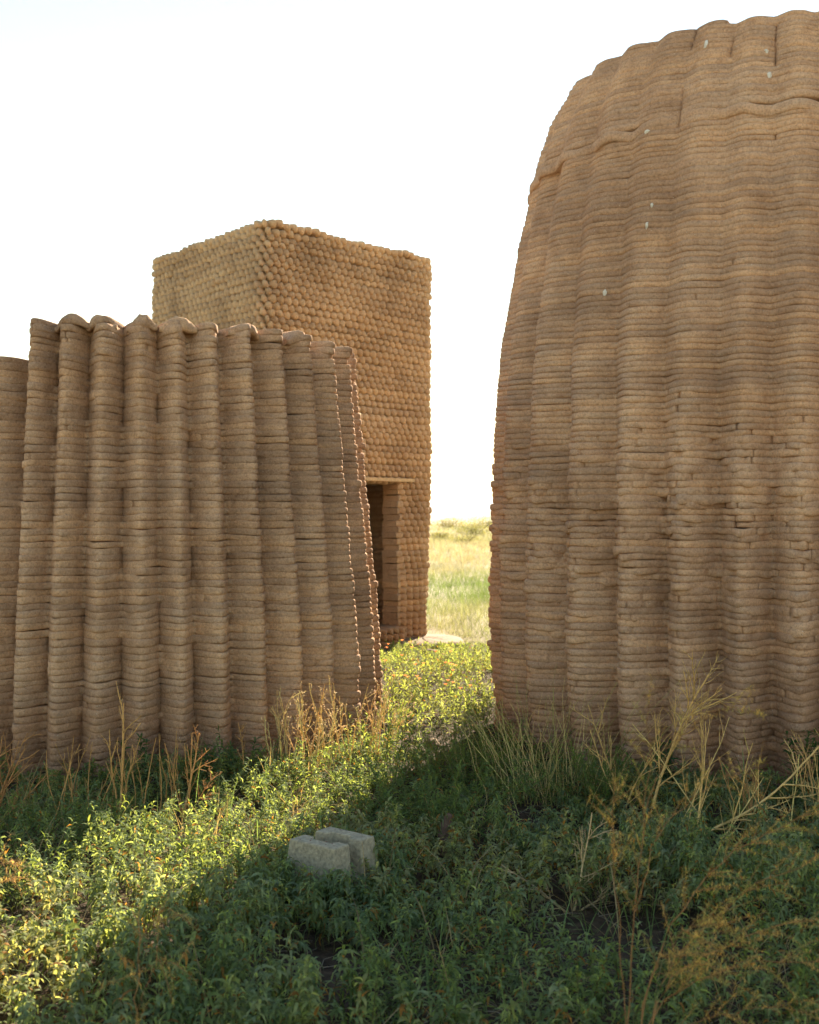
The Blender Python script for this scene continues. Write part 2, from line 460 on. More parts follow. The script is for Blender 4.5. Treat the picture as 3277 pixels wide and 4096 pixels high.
while z < 4.575:
    pitch = (0.0395 - 0.004 * float(sstep(1.5, 3.2, z))) * (1 + 0.14 * float(crk.uniform(-1, 1)))
    zc0 = z + pitch / 2
    R = float(np.interp(zc0, tz, tr))
    low = 1 - float(sstep(1.5, 2.4, zc0))
    cr = []
    for dv in np.arange(188, 275, 2.4):
        if crk.random() < 0.16 * low * (0.5 + 0.9 * (float(vn(dv / 6, zc0 * 2.5, 51)) > 0)) + 0.012: cr.append(dv + crk.uniform(-1, 1))
    if zc0 > 3.9:
        for dv in (232.2, 241.4, 250.5, 246.8):
            if float(vn(dv * 1.7, i * 0.3, 52)) > 0.0: cr.append(dv + 0.2 * float(vn(dv, i * 0.8, 53)))
    cr = [c for n_, c in enumerate(sorted(cr)) if n_ == 0 or c - sorted(cr)[n_ - 1] > 1.2]
    th, cd = with_cracks(base_th, cr, R)
    u = ti(th); fr = u - np.floor(u); s = np.radians(th) * R
    mixw = 0.55 + 0.35 * (1 - float(sstep(0.3, 1.4, zc0))) * sstep(-232, -218, -th)
    fl = (1 - mixw) * (0.5 - 0.5 * np.cos(2 * np.pi * fr)) + mixw * np.abs(np.sin(np.pi * fr)) ** 0.85
    A = 0.235 - 0.175 * float(sstep(0.4, 4.0, zc0))
    out = R + A * (fl - 0.79)
    rough = 0.45 + 0.75 * low
    out = out + rough * (0.006 * vn(s / 0.2, i * 0.9, 18) + 0.0065 * vn(s / 0.06, i * 1.1, 19)) + 0.010 * vn(s / 0.7, zc0 / 0.35, 20)
    # crumbling lumps low down
    lum = np.maximum(0, vn(s / 0.09, i * 0.83, 24) - 0.35) * low
    out = out + 0.045 * lum - 0.014 * np.maximum(0, vn(s / 0.07, i * 0.7 + 40, 25) - 0.4) * low
    # crumbled courses at about door height
    out = out - 0.022 * np.maximum(0, vn(s / 0.05, i * 1.7, 28)) * np.exp(-((zc0 - 1.62) / 0.09) ** 2)
    zone = math.exp(-((zc0 - 1.55) / 0.55) ** 2) + 0.5 * low
    chip = np.maximum(0, vn(s / 0.055, i * 1.9, 43) - 0.42) * zone * (0.5 + 0.7 * (vn(s / 0.5, zc0 / 0.3, 44) > 0.0))
    out = out - 0.075 * np.minimum(chip, 0.4)
    knob_ = np.maximum(0, vn(s / 0.075, i * 1.37 + 11, 45) - 0.35) * zone
    out = out + 0.028 * knob_
    # drips where a batch was too wet
    sag = np.maximum(0, vn(s / 0.42, i * 0.37, 26) - 0.42)
    out = out + 0.016 * sag * (1 - low * 0.6)
    ledge = 2.0 * math.exp(-((zc0 - 3.95) / 0.020) ** 2) + 0.6 * math.exp(-((zc0 - 3.62) / 0.02) ** 2) + 0.5 * math.exp(-((zc0 - 4.33) / 0.02) ** 2)
    out = out + 0.020 * ledge * (0.7 + 0.7 * vn(s / 0.3, i, 27))
    out = out - 0.045 * cd
    zc = zc0 - 0.012 * knob_ + 0.006 * vn(s / 0.22, i * 0.4, 29) + 0.0016 * vn(s / 0.04, i, 30) - 0.012 * sag - 0.008 * lum + 0.010 * vn(s / 1.4, 0.5, 31)
    zc = zc - 0.012 * ledge * (1 + vn(s / 0.12, i, 33))
    hh = np.full(len(th), pitch * 0.56) * (1 + 0.07 * vn(s / 0.2, i, 32)) + 0.006 * sag + 0.006 * lum + 0.006 * ledge - 0.010 * np.minimum(chip, 0.4) + 0.006 * knob_
    bul = 0.0165 - 0.0060 * float(sstep(1.8, 3.4, zc0))
    dirs = np.stack([np.cos(np.radians(th)), np.sin(np.radians(th))], 1)
    path, nr, off = dirs * R, dirs, out - R
    closed = True
    if zc0 > 4.555:     # the last courses were laid on the far side only
        lim = 236 + 60 * (zc0 - 4.555) / 0.05 * -1
        keep = (th > 140) & (th < (239 if zc0 < 4.59 else 226))
        path, nr, off, hh, zc = path[keep], nr[keep], off[keep], hh[keep], zc[keep]; closed = False
    coil('coil_layer', path, nr, off, hh, zc, 0.27, bul, M['adobe_tower'], tower, closed, nprof=5, pexp=0.36)
    z += pitch; i += 1

def splat(deg, zz, w, h, seed):
    """dried bird dropping: a small ragged film on the curved face"""
    r = np.random.default_rng(seed); n = 14; vs = []; 
    R = tower_surface(deg, zz) + 0.010
    for ring_ in (0.0, 0.55, 1.0):
        for k in range(n):
            a = 2 * np.pi * k / n; q = ring_ * (0.6 + 0.5 * r.random())
            du = np.degrees(q * w * math.cos(a) / R); dz = q * h * math.sin(a) * (1.5 if math.sin(a) < 0 else 0.8)
            Rk = tower_surface(deg + du, zz + dz) + 0.013 - 0.014 * ring_ ** 3
            t = math.radians(deg + du)
            vs.append((Rk * math.cos(t), Rk * math.sin(t), zz + dz))
    fs = [(m * n + k, m * n + (k + 1) % n, (m + 1) * n + (k + 1) % n, (m + 1) * n + k) for m in range(2) for k in range(n)]
    mesh_obj('bird_dropping', vs, fs, M['guano'], tower)
for k, (d, zz, w, h) in enumerate([(249.5, 4.14, 0.013, 0.020), (226.5, 3.90, 0.016, 0.010), (236.5, 4.42, 0.010, 0.022), (248.8, 4.30, 0.009, 0.010), (220.0, 2.93, 0.008, 0.013), (228.5, 3.30, 0.006, 0.018), (229.0, 3.42, 0.005, 0.012)]):
    splat(d, zz, w * 1.4, h * 1.4, 70 + k)

# ---- the box tower behind
Nn, Rr, Ll = np.array([-1.56, 12.70]), np.array([0.30, 14.80]), np.array([-3.23, 14.80])
Bb = Rr + Ll - Nn
BC = (Nn + Bb) / 2
box = thing('box_earth_tower', 'square earth tower covered in small knobbly bumps with a dark doorway', 'tower', loc=(BC[0], BC[1], 0))
corners = [c - BC for c in (Nn, Rr, Bb, Ll)]
def box_path(rc, d_front, d_back):
    """rounded outline, starting a short way along the door face; returns pts, normals, arc length, distance along the door face"""
    pts = []
    for k in range(4):
        A, C, D = corners[k - 1], corners[k], corners[(k + 1) % 4]
        u0 = (A - C) / np.linalg.norm(A - C); u1 = (D - C) / np.linalg.norm(D - C)
        p0, p1 = C + u0 * rc, C + u1 * rc
        for t in np.linspace(0, 1, 9): pts.append((1 - t) ** 2 * p0 + 2 * t * (1 - t) * C + t * t * p1)
    pts = np.array(pts + [pts[0]])
    seg = np.linalg.norm(np.diff(pts, axis=0), axis=1); S = np.concatenate([[0], np.cumsum(seg)])
    return pts, S
def sample(pts, S, s):
    s = np.mod(s, S[-1])
    x = np.interp(s, S, pts[:, 0]); y = np.interp(s, S, pts[:, 1])
    e = 0.02
    tx = np.interp(np.mod(s + e, S[-1]), S, pts[:, 0]) - np.interp(np.mod(s - e, S[-1]), S, pts[:, 0])
    ty = np.interp(np.mod(s + e, S[-1]), S, pts[:, 1]) - np.interp(np.mod(s - e, S[-1]), S, pts[:, 1])
    l = np.hypot(tx, ty)
    return np.stack([x, y], 1), np.stack([ty / l, -tx / l], 1)
e_door = (corners[1] - corners[0]); len_door = np.linalg.norm(e_door); e_door = e_door / len_door
n_door = np.array([e_door[1], -e_door[0]])
DOOR0, DOOR1, DOORZ0, DOORZ1 = 0.30 * len_door, 0.775 * len_door, 0.20, 1.97
z = -0.08; i = 0; crk = np.random.default_rng(31); shift = 0.0
TOP = 4.71
while z < TOP:
    pitch = 0.073 * (1 + 0.10 * float(crk.uniform(-1, 1)))
    zc0 = z + pitch / 2
    rc = 0.16 + 0.16 * (1 - float(sstep(0.2, 2.2, zc0)))
    pts, S = box_path(rc, 0, 0)
    # arc length where the door face starts (end of corner 0's arc)
    along = (pts[:, 0] - corners[0][0]) * e_door[0] + (pts[:, 1] - corners[0][1]) * e_door[1]
    s0 = S[8] - along[8]            # arc length of the virtual near corner on the door face
    bp = 0.108
    fine = bp / 6.0
    # visible faces: from left face through near corner and door face past the right corner
    sv0, sv1 = s0 - 2.75, s0 + len_door + 0.5
    s = np.concatenate([np.arange(sv0, sv1, fine), np.arange(sv1, sv0 + S[-1] - 0.01, bp / 2.2)])
    shift += bp * (0.40 * float(sstep(0.5, 1.5, zc0)) + 0.10 * float(crk.uniform(-1, 1)) + 0.03)
    u = (s + shift + 0.012 * vn(s / 0.25, i * 0.5, 81)) / bp
    fr = u - np.floor(u); knob = np.abs(np.sin(np.pi * fr))
    big = 1 + 0.36 * vn(np.floor(u) * 3.7, i * 1.9, 82)
    big = np.where(vn(np.floor(u) * 9.1, i * 7.3, 89) > 0.86, 0.25, big)
    rough = 1 + 0.6 * float(sstep(4.15, 4.5, zc0))
    xy, nr = sample(pts, S, s)
    off = 0.080 * big * (knob - 0.6) + 0.007 * rough * vn(np.floor(u) * 2.3, i * 3.1, 83) + 0.012 * vn(s / 0.5, zc0 / 0.4, 84)
    hh = pitch * (0.24 + 0.34 * knob) * (1 + 0.08 * vn(np.floor(u) * 1.7, i * 2.1, 85))
    zc = zc0 + 0.0095 * rough * vn(np.floor(u) * 5.3, i * 1.3, 86) + 0.015 * vn(s / 0.8, zc0 / 0.3, 87) - 0.042 * (fr - 0.5)
    if zc0 > TOP - 0.08: zc = zc + 0.02 * vn(s / 0.3, 3, 88)
    al = s - s0
    if zc0 < DOORZ0:
        off = off + 0.17 * sstep(DOOR0 - 0.05, DOOR0 + 0.02, al) * (1 - sstep(DOOR1 - 0.10, DOOR1 - 0.03, al))
    bul = 0.040 + 0.0 * s
    jm = np.exp(-np.minimum(np.abs(al - DOOR1), np.abs(al - DOOR0)) / 0.05) if DOORZ0 < zc0 < DOORZ1 else 0.0 * s
    hh = hh * (1 - jm) + pitch * 0.58 * jm; zc = zc0 + (zc - zc0) * (1 - jm); off = off * (1 - 0.7 * jm); bul = bul * (1 - 0.8 * jm)
    if DOORZ0 < zc0 < DOORZ1:
        jit = 0.014 * float(crk.uniform(-1, 1))
        o1 = np.where(al > DOOR1 + jit)[0]
        # order: right jamb -> right corner -> back -> left face -> near corner -> left jamb
        o2 = np.where(al < DOOR0 - jit)[0]
        idx = np.concatenate([o1, o2])
        coil('coil_layer', xy[idx], nr[idx], off[idx], hh[idx], zc[idx], 0.27, bul[idx], M['adobe_box'], box, False, hin=pitch * 0.52)
    else:
        coil('coil_layer', xy, nr, off, hh, zc, 0.27, bul, M['adobe_box'], box, True, hin=pitch * 0.52)
    z += pitch; i += 1

def oriented_box(name, origin, ex, ey, x0, x1, y0, y1, z0, z1, mat, parent, bev=0.004, jig=0.0, seed=0):
    r = np.random.default_rng(seed)
    c = []
    for zz in (z0, z1):
        for (xx, yy) in ((x0, y0), (x1, y0), (x1, y1), (x0, y1)):
            w = origin + ex * (xx + r.uniform(-jig, jig)) + ey * (yy + r.uniform(-jig, jig))
            c.append((w[0], w[1], zz + r.uniform(-jig, jig)))
    o = mesh_obj(name, c, [(3, 2, 1, 0), (4, 5, 6, 7), (0, 1, 5, 4), (1, 2, 6, 5), (2, 3, 7, 6), (3, 0, 4, 7)], mat, parent, smooth=False)
    m = o.modifiers.new('bevel', 'BEVEL'); m.width = bev; m.segments = 2
    return o
oriented_box('lintel_board', corners[0], e_door, n_door, DOOR0 - 0.25, 0.85 * len_door, -0.26, 0.055, 1.955, 1.995, M['timber'], box)
# unseen roof added below the parapet: blocks skylight so the inside stays dark
rd = [c * 0.9 for c in corners]
mesh_obj('added_shade_deck', [(c[0], c[1], zz) for zz in (4.28, 4.36) for c in rd], [(3, 2, 1, 0), (4, 5, 6, 7), (0, 1, 5, 4), (1, 2, 6, 5), (2, 3, 7, 6), (3, 0, 4, 7)], M['adobe_box'], box, smooth=False)

# ------------------------------------------------------------------ mesh collector for plants
class Bag:
    def __init__(self): self.v = []; self.q = []; self.c = []; self.n = 0
    def add(self, v, q, c):
        self.v.append(v); self.q.append(q + self.n); self.c.append(np.broadcast_to(c, v.shape)); self.n += len(v)
    def build(self, name, mat, parent=None):
        return mesh_obj(name, np.concatenate(self.v), np.concatenate(self.q), mat, parent, True, np.concatenate(self.c))

def add_leaves(bag, P, az_, L, W, elev, droop, tone, simple=False, twist=None):
    """P (n,3) leaf bases; az_ heading; elev start angle; droop bends the blade down along its length"""
    n = len(P)
    d = np.stack([np.cos(az_), np.sin(az_), np.zeros(n)], 1)
    side = np.stack([-np.sin(az_), np.cos(az_), np.zeros(n)], 1)
    if twist is not None: side = side * np.cos(twist)[:, None] + np.array([0, 0, 1.0]) * np.sin(twist)[:, None]
    st = [0.0, 0.45, 1.0] if simple else [0.0, 0.3, 0.68, 1.0]
    wd = [0.25, 1.0, 0.08] if simple else [0.22, 0.95, 0.8, 0.06]
    ce, se = np.cos(elev), np.sin(elev)
    rows = []
    for t, w in zip(st, wd):
        # bends over: heading angle falls along the blade
        a = elev - droop * t * 0.5
        x = L * t * np.cos(a); zz = L * t * np.sin(a)
        c = P + d * x[:, None]; c[:, 2] += zz
        cup = np.zeros((n, 3)); cup[:, 2] = 0.22 * W * w
        rows.append(c + side * (W * w)[:, None] * 0.5 + cup)
        rows.append(c - side * (W * w)[:, None] * 0.5 + cup)
    k = len(rows)
    v = np.stack(rows, 1).reshape(-1, 3)
    b0 = (np.arange(n) * k)[:, None]
    q = np.concatenate([b0 + np.array([[2 * m, 2 * m + 2, 2 * m + 3, 2 * m + 1]]) for m in range(k // 2 - 1)])
    bag.add(v, q, np.repeat(tone, k, axis=0))

def add_tube(bag, pts, r, tone, sides=4):
    pts = np.asarray(pts, float); K = len(pts); r = np.broadcast_to(np.asarray(r, float), (K,))
    t = np.gradient(pts, axis=0); t /= np.linalg.norm(t, axis=1)[:, None] + 1e-9
    ref = np.where(np.abs(t[:, 2:3]) > 0.9, np.array([[1.0, 0, 0]]), np.array([[0, 0, 1.0]]))
    a = np.cross(t, ref); a /= np.linalg.norm(a, axis=1)[:, None] + 1e-9
    b = np.cross(t, a)
    an = np.linspace(0, 2 * np.pi, sides, endpoint=False)
    v = pts[:, None] + r[:, None, None] * (a[:, None] * np.cos(an)[None, :, None] + b[:, None] * np.sin(an)[None, :, None])
    i, j = np.meshgrid(np.arange(K - 1), np.arange(sides), indexing='ij'); j2 = (j + 1) % sides
    q = np.stack([i * sides + j, i * sides + j2, (i + 1) * sides + j2, (i + 1) * sides + j], -1).reshape(-1, 4)
    bag.add(v.reshape(-1, 3), q, np.asarray(tone, float)[None])

def add_shoots(lb, sb, base, H, lean, nleaf, Lm, Wm, rg, pal, droop=(0.8, 2.2), elev=(0.1, 0.9), simple=False, lo=0.25, stem=(0.13, 0.12, 0.05), sr=0.0016, dead=0.06):
    """many leafy shoots at once. base (n,3)"""
    n = len(base)
    idx = np.repeat(np.arange(n), nleaf); m = len(idx)
    f = (np.tile(np.arange(nleaf), n) + rg.random(m)) / nleaf
    f = lo + (1 - lo) * f ** 0.75
    ph = rg.random(n) * 6.28
    az_ = ph[idx] + np.tile(np.arange(nleaf), n) * 2.4 + rg.normal(0, 0.3, m)
    P = base[idx] + np.stack([lean[idx, 0] * f ** 1.5, lean[idx, 1] * f ** 1.5, H[idx] * f], 1)
    L = Lm * (0.65 + 0.6 * rg.random(m)) * (1.1 - 0.35 * f)
    W = Wm * (0.7 + 0.6 * rg.random(m))
    el_ = rg.uniform(elev[0], elev[1], m) * (0.5 + 0.8 * f)
    dr = rg.uniform(droop[0], droop[1], m)
    pal = np.asarray(pal, float)
    pick = pal[rg.integers(0, len(pal), n)][idx] * 0.6 + pal[rg.integers(0, len(pal), m)] * 0.4
    tone = pick * (0.75 + 0.5 * rg.random((m, 1)))
    dd = rg.random(m) < dead * (2.2 - 2 * f)
    tone[dd] = np.array([0.28, 0.15, 0.05]) * (0.6 + 0.7 * rg.random((dd.sum(), 1)))
    add_leaves(lb, P, az_, L, W, el_, dr, tone, simple, rg.normal(0, 0.35, m))
    if sb is not None:
        t = np.array([0, 0.5, 1.0])
        for k in range(n):
            pts = base[k] + np.stack([lean[k, 0] * t ** 1.5, lean[k, 1] * t ** 1.5, H[k] * t], 1)
            add_tube(sb, pts, sr * np.array([1.2, 1, 0.6]), np.array(stem) * (0.7 + 0.6 * rg.random()), 3)

SAGE = [(0.16, 0.22, 0.115), (0.19, 0.25, 0.14), (0.13, 0.19, 0.085), (0.22, 0.265, 0.165), (0.19, 0.235, 0.09)]
LUSH = [(0.14, 0.20, 0.06), (0.18, 0.235, 0.075), (0.22, 0.255, 0.10), (0.11, 0.165, 0.05)]
DARK = [(0.05, 0.10, 0.045), (0.06, 0.115, 0.05), (0.075, 0.125, 0.065)]
GOLD = (0.42, 0.28, 0.11)
STRAW = (0.40, 0.30, 0.15)

BLOCK_C = np.array([-0.312, 4.785])
def blocked(x, y):
    b = np.hypot(x - LC[0], y - LC[1]) < 1.86
    b |= np.hypot(x - TC[0], y - TC[1]) < 2.12
    bx, by = x - BLOCK_C[0], y - BLOCK_C[1]
    b |= (np.abs(bx * 0.785 - by * 0.62) < 0.150) & (np.abs(bx * 0.62 + by * 0.785) < 0.150)
    dd = np.stack([x - BC[0], y - BC[1]], -1)
    ux = dd @ e_door; uy = dd @ n_door
    b |= (np.abs(ux) < 1.62) & (np.abs(uy) < 1.62)
    b |= np.hypot((x - 0.16) / 0.5, (y - 14.45) / 0.62) < 1
    return b

# ------------------------------------------------------------------ ground cover (uncountable)
lb, sb = Bag(), Bag()
def scatter(n, y0, y1, spread, off=0.4):
    y = np.sqrt(rng.random(n) * (y1 ** 2 - y0 ** 2) + y0 ** 2)
    x = (rng.random(n) * 2 - 1) * (spread * y + off)
    return x, y
def bare(x, y):
    """gaps with only litter"""
    v = vn(x * 1.5 + 3, y * 1.5, 91) + 0.45 * vn(x * 4, y * 4, 92)
    for (cx, cy, r) in ((-0.30, 3.98, 0.20), (0.72, 4.2, 0.26), (1.2, 3.8, 0.22), (0.05, 7.75, 0.28), (-1.75, 5.1, 0.2)):
        v = v - 2.0 * np.exp(-((x - cx) ** 2 + (y - cy) ** 2) / (r * r))
    return v
x, y = scatter(5200, 2.5, 7.9, 0.37)
k = ~blocked(x, y) & (bare(x, y) > -0.85 + 0.25 * rng.random(len(x)))
x, y = x[k], y[k]
hgt = 0.20 + 0.10 * vn(x * 0.9, y * 0.9, 93) + 0.06 * vn(x * 3.2, y * 3.2, 94) - 0.07 * sstep(4.9, 5.9, y) + 0.05 * rng.normal(size=len(x))
hgt = hgt * (0.55 + 0.45 * sstep(1.95, 2.5, np.hypot(x - LC[0], y - LC[1])) )
hgt = np.clip(hgt, 0.07, 0.42)
bs = np.stack([x, y, ground_z(x, y) - 0.01], 1)
ln = rng.normal(0, 0.06, (len(x), 2))
sp = vn(x * 0.8 + 9, y * 0.8, 95)
near = y < 5.4
g1 = sp > -0.25
pale = g1 & (vn(x * 1.7 + 20, y * 1.7, 101) > 0.30)
g1 = g1 & ~pale
add_shoots(lb, sb, bs[pale], hgt[pale] * 0.95, ln[pale], 26, 0.044, 0.0125, rng, [(0.24, 0.27, 0.15), (0.28, 0.29, 0.17), (0.21, 0.26, 0.11)], droop=(0.8, 2.8), elev=(0.2, 1.2), dead=0.14, lo=0.42)
for sel, smp in ((g1 & (y < 4.9), False), (g1 & (y >= 4.9), True)):
    add_shoots(lb, sb, bs[sel], hgt[sel], ln[sel], 30, 0.050, 0.0112, rng, SAGE, droop=(1.2, 3.2), elev=(0.2, 1.1), simple=smp, dead=0.09, lo=0.45)
g2 = sp <= -0.25
add_shoots(lb, sb, bs[g2], hgt[g2] * 1.05, ln[g2], 32, 0.042, 0.0085, rng, SAGE[:3] + LUSH[:2], droop=(0.4, 2.4), elev=(0.1, 1.1))
rb = np.random.default_rng(55)
q = rb.uniform(0, 6.283, 190); rr_ = rb.uniform(0.16, 0.32, 190)
x, y = BLOCK_C[0] + rr_ * np.cos(q), BLOCK_C[1] + rr_ * np.sin(q) * 1.1
k = ~blocked(x, y); x, y = x[k], y[k]
add_shoots(lb, sb, np.stack([x, y, ground_z(x, y) - 0.01], 1), rb.uniform(0.11, 0.21, len(x)) + 0.02 * (y > BLOCK_C[1]), rb.normal(0, 0.05, (len(x), 2)), 26, 0.050, 0.0112, rb, SAGE, droop=(1.2, 3.2), elev=(0.2, 1.1))
ol = tag(lb.build('ground_cover', M['leaf']), 'dense low sage green leafy weeds covering the ground before the walls', 'weeds', kind='stuff')
sb.build('stems', M['straw'], ol)['kind'] = 'stuff'

# sunlit herbs in the gap between the walls
lb, sb = Bag(), Bag()
y = np.sqrt(rng.random(1700) * (14.2 ** 2 - 7.6 ** 2) + 7.6 ** 2); x = rng.uniform(-1.3, 1.9, 1700)
k = ~blocked(x, y) & (bare(x, y) > -0.8)
x, y = x[k], y[k]
h2 = np.clip(0.24 + 0.10 * vn(x * 1.3, y * 1.3, 96) + 0.05 * rng.normal(size=len(x)), 0.08, 0.45)
h2 = h2 * (1 - 0.62 * sstep(10.8, 12.2, y))
k = ~((np.hypot((x - 0.16) / 0.5, (y - 14.45) / 0.62) < 1) | (h2 < 0.05)); x, y, h2 = x[k], y[k], h2[k]
bs = np.stack([x, y, ground_z(x, y) - 0.01], 1)
add_shoots(lb, sb, bs, h2, rng.normal(0, 0.07, (len(x), 2)), 24, 0.055, 0.010, rng, LUSH + SAGE[3:], droop=(0.2, 1.8), elev=(0.2, 1.2), simple=True)
ol = tag(lb.build('ground_cover', M['leaf']), 'bright green sunlit herbs filling the gap between wall and tower', 'weeds', kind='stuff')
sb.build('stems', M['straw'], ol)['kind'] = 'stuff'

# prairie grass seen through the gap
def grass_field(n, y0, y1, xa, xb, hfun, pal_fun, w0, per=5):
    yy = y0 * (y1 / y0) ** rng.random(n)
    xx = rng.uniform(xa, xb, n) * yy + rng.uniform(-0.5, 0.5, n)
    k = ~blocked(xx, yy); xx, yy = xx[k], yy[k]
    m = len(xx) * per; idx = np.repeat(np.arange(len(xx)), per)
    sc = np.maximum(1, yy[idx] / 22)
    P = np.stack([xx[idx] + rng.normal(0, 0.04, m) * sc, yy[idx] + rng.normal(0, 0.04, m) * sc, np.zeros(m)], 1)
    P[:, 2] = ground_z(P[:, 0], P[:, 1]) - 0.02
    h = hfun(xx, yy)[idx] * (0.6 + 0.6 * rng.random(m))
    tone = pal_fun(xx, yy)[idx] * (0.75 + 0.5 * rng.random((m, 1)))
    return P, h, tone, sc
gb = Bag()
def gh(x, y): return (0.35 + 0.65 * sstep(14.5, 18, y)) * (0.26 + 0.12 * vn(x * 0.7, y * 0.5, 97) + 0.10 * sstep(24, 40, y))
def gp(x, y):
    dry = np.clip(sstep(22, 40, y) + 0.7 * vn(x * 0.35, y * 0.12, 98) + 0.25 * vn(x * 2, y, 99) - 0.15 * sstep(60, 110, y), 0, 1)[:, None]
    return np.array([[0.14, 0.19, 0.065]]) * (1 - dry) + np.array([[0.33, 0.29, 0.195]]) * dry
for n, y0, y1, xa, xb in ((7500, 11.8, 150, -0.01, 0.095), (3000, 12, 120, -0.16, 0.24)):
    P, h, tone, sc = grass_field(n, y0, y1, xa, xb, gh, gp, 0.006)
    m = len(P)
    add_leaves(gb, P, rng.random(m) * 6.28, h * 1.0, 0.0055 * sc * (0.7 + 0.6 * rng.random(m)), rng.uniform(1.0, 1.5, m), rng.uniform(0.2, 1.5, m), tone, True)
tag(gb.build('prairie_grass', M['grass']), 'tall green and straw coloured prairie grass stretching to the horizon', 'grass', kind='stuff')

# grass blades and withered brown stems mixed into the weeds
mb = Bag()
x, y = scatter(620, 2.6, 7.4, 0.36); k = ~blocked(x, y) & (vn(x * 1.1 + 4, y * 1.1, 103) > -0.1); x, y = x[k], y[k]
idx = np.repeat(np.arange(len(x)), 7); m = len(idx)
P = np.stack([x[idx] + rng.normal(0, 0.02, m), y[idx] + rng.normal(0, 0.02, m), np.zeros(m)], 1); P[:, 2] = ground_z(P[:, 0], P[:, 1]) - 0.01
dryf = (rng.random(len(x)) < 0.45)[idx][:, None]
tone = np.where(dryf, np.array([[0.36, 0.26, 0.13]]), np.array([[0.15, 0.21, 0.07]])) * rng.uniform(0.7, 1.3, (m, 1))
add_leaves(mb, P, rng.random(m) * 6.28, rng.uniform(0.14, 0.36, m), rng.uniform(0.003, 0.006, m), rng.uniform(0.9, 1.5, m), rng.uniform(0.2, 1.8, m), tone)
tag(mb.build('grass_blades', M['grass']), 'thin green and withered grass blades mixed through the low weeds', 'grass', kind='stuff')

# litter of dead twigs on the bare soil
tb = Bag()
x, y = scatter(2200, 2.6, 7.6, 0.36)
k = ~blocked(x, y); x, y = x[k], y[k]
for a_, b2 in zip(x, y):
    L_ = rng.uniform(0.04, 0.20); q = rng.random() * 6.28; e = rng.normal(0.1, 0.25)
    t = np.linspace(0, 1, 4)
    pts = np.stack([a_ + np.cos(q) * L_ * t + 0.02 * np.sin(t * 5 + q), b2 + np.sin(q) * L_ * t, float(ground_z(a_, b2)) + 0.008 + np.abs(L_ * e) * t + 0.01 * np.sin(t * 3)], 1)
    add_tube(tb, pts, [0.0016, 0.0014, 0.001, 0.0006], np.array([0.34, 0.28, 0.21]) * rng.uniform(0.4, 1.2), 3)
tag(tb.build('twig_litter', M['straw']), 'grey dead twigs littering the bare dark soil among the weeds', 'twigs', kind='stuff')

# ------------------------------------------------------------------ single plants
def gz(x, y): return float(ground_z(x, y))

def branch(bag, p, d, L, r, depth, rg, tone, ang=0.6, nsub=6, bend=0.15, seeds=None, start=0.25, ratio=0.45, up=0.12):
    p = np.asarray(p, float); d = np.asarray(d, float); d = d / np.linalg.norm(d)
    n = max(4, int(L / 0.05)); pts = [p]; dirs = [d]
    cur = d
    for k in range(n):
        cur = cur + rg.normal(0, bend / math.sqrt(n), 3) + np.array([0, 0, up / n])
        cur = cur / np.linalg.norm(cur); pts.append(pts[-1] + cur * L / n); dirs.append(cur)
    pts = np.array(pts); rr = np.linspace(r, r * 0.35, len(pts))
    add_tube(bag, pts, rr * 1.5, np.minimum(np.array(tone) * np.array([1.45, 1.28, 1.0]) * rg.uniform(0.8, 1.2), 0.75), 4 if depth else 3)
    if seeds is not None and depth == 0: seeds.append((pts[-1], cur))
    if depth > 0:
        for k in range(nsub):
            f = start + (0.97 - start) * (k + rg.random() * 0.8) / nsub
            j = min(len(pts) - 1, int(f * n))
            dj = dirs[j]; q = rg.random() * 6.28
            s1 = np.cross(dj, [0.3, 0.9, 0.2]); s1 /= np.linalg.norm(s1); s2 = np.cross(dj, s1)
            sd = s1 * math.cos(q) + s2 * math.sin(q)
            a = ang * rg.uniform(0.7, 1.25)
            branch(bag, pts[j], dj * math.cos(a) + sd * math.sin(a), L * ratio * rg.uniform(0.6, 1.2) * (1.15 - 0.6 * f), r * 0.5, depth - 1, rg, tone, ang, max(2, nsub - 2), bend * 1.2, seeds, 0.2, ratio, up)

def seed_heads(bag, seeds, rg, tone, n=5, size=0.006):
    P = np.concatenate([np.repeat(s[0][None], n, 0) - s[1][None] * rg.random((n, 1)) * 0.03 for s in seeds])
    m = len(P)
    add_leaves(bag, P, rg.random(m) * 6.28, size * (0.7 + 0.8 * rg.random(m)), size * 0.7 * (0.6 + 0.8 * rg.random(m)), rg.uniform(-0.4, 1.2, m), rg.uniform(0, 2, m), np.array(tone)[None] * rg.uniform(0.6, 1.3, (m, 1)), True)

def dry_weed(label, x, y, stems, seed, tone=STRAW, group=None, sub=6, ang=0.6, depth=2, ratio=0.45, seeds_on=True, name='dry_weed', start=0.25, size=0.006):
    rg = np.random.default_rng(seed)
    t = thing(name, label, 'dry weed', group, (x, y, gz(x, y)))
    sl = []
    bag = Bag()
    for (dx, dy, dz, L, r) in stems:
        branch(bag, (rg.normal(0, 0.012), rg.normal(0, 0.012), -0.02), (dx, dy, dz), L, r, depth, rg, tone, ang, sub, 0.22, sl, start, ratio)
    bag.build('stem', M['straw'], t)
    if seeds_on and sl:
        b2 = Bag(); seed_heads(b2, sl, rg, np.array(tone) * np.array([0.85, 0.7, 0.6]), 4, size); b2.build('seed_heads', M['straw'], t)['kind'] = 'stuff'
    return t

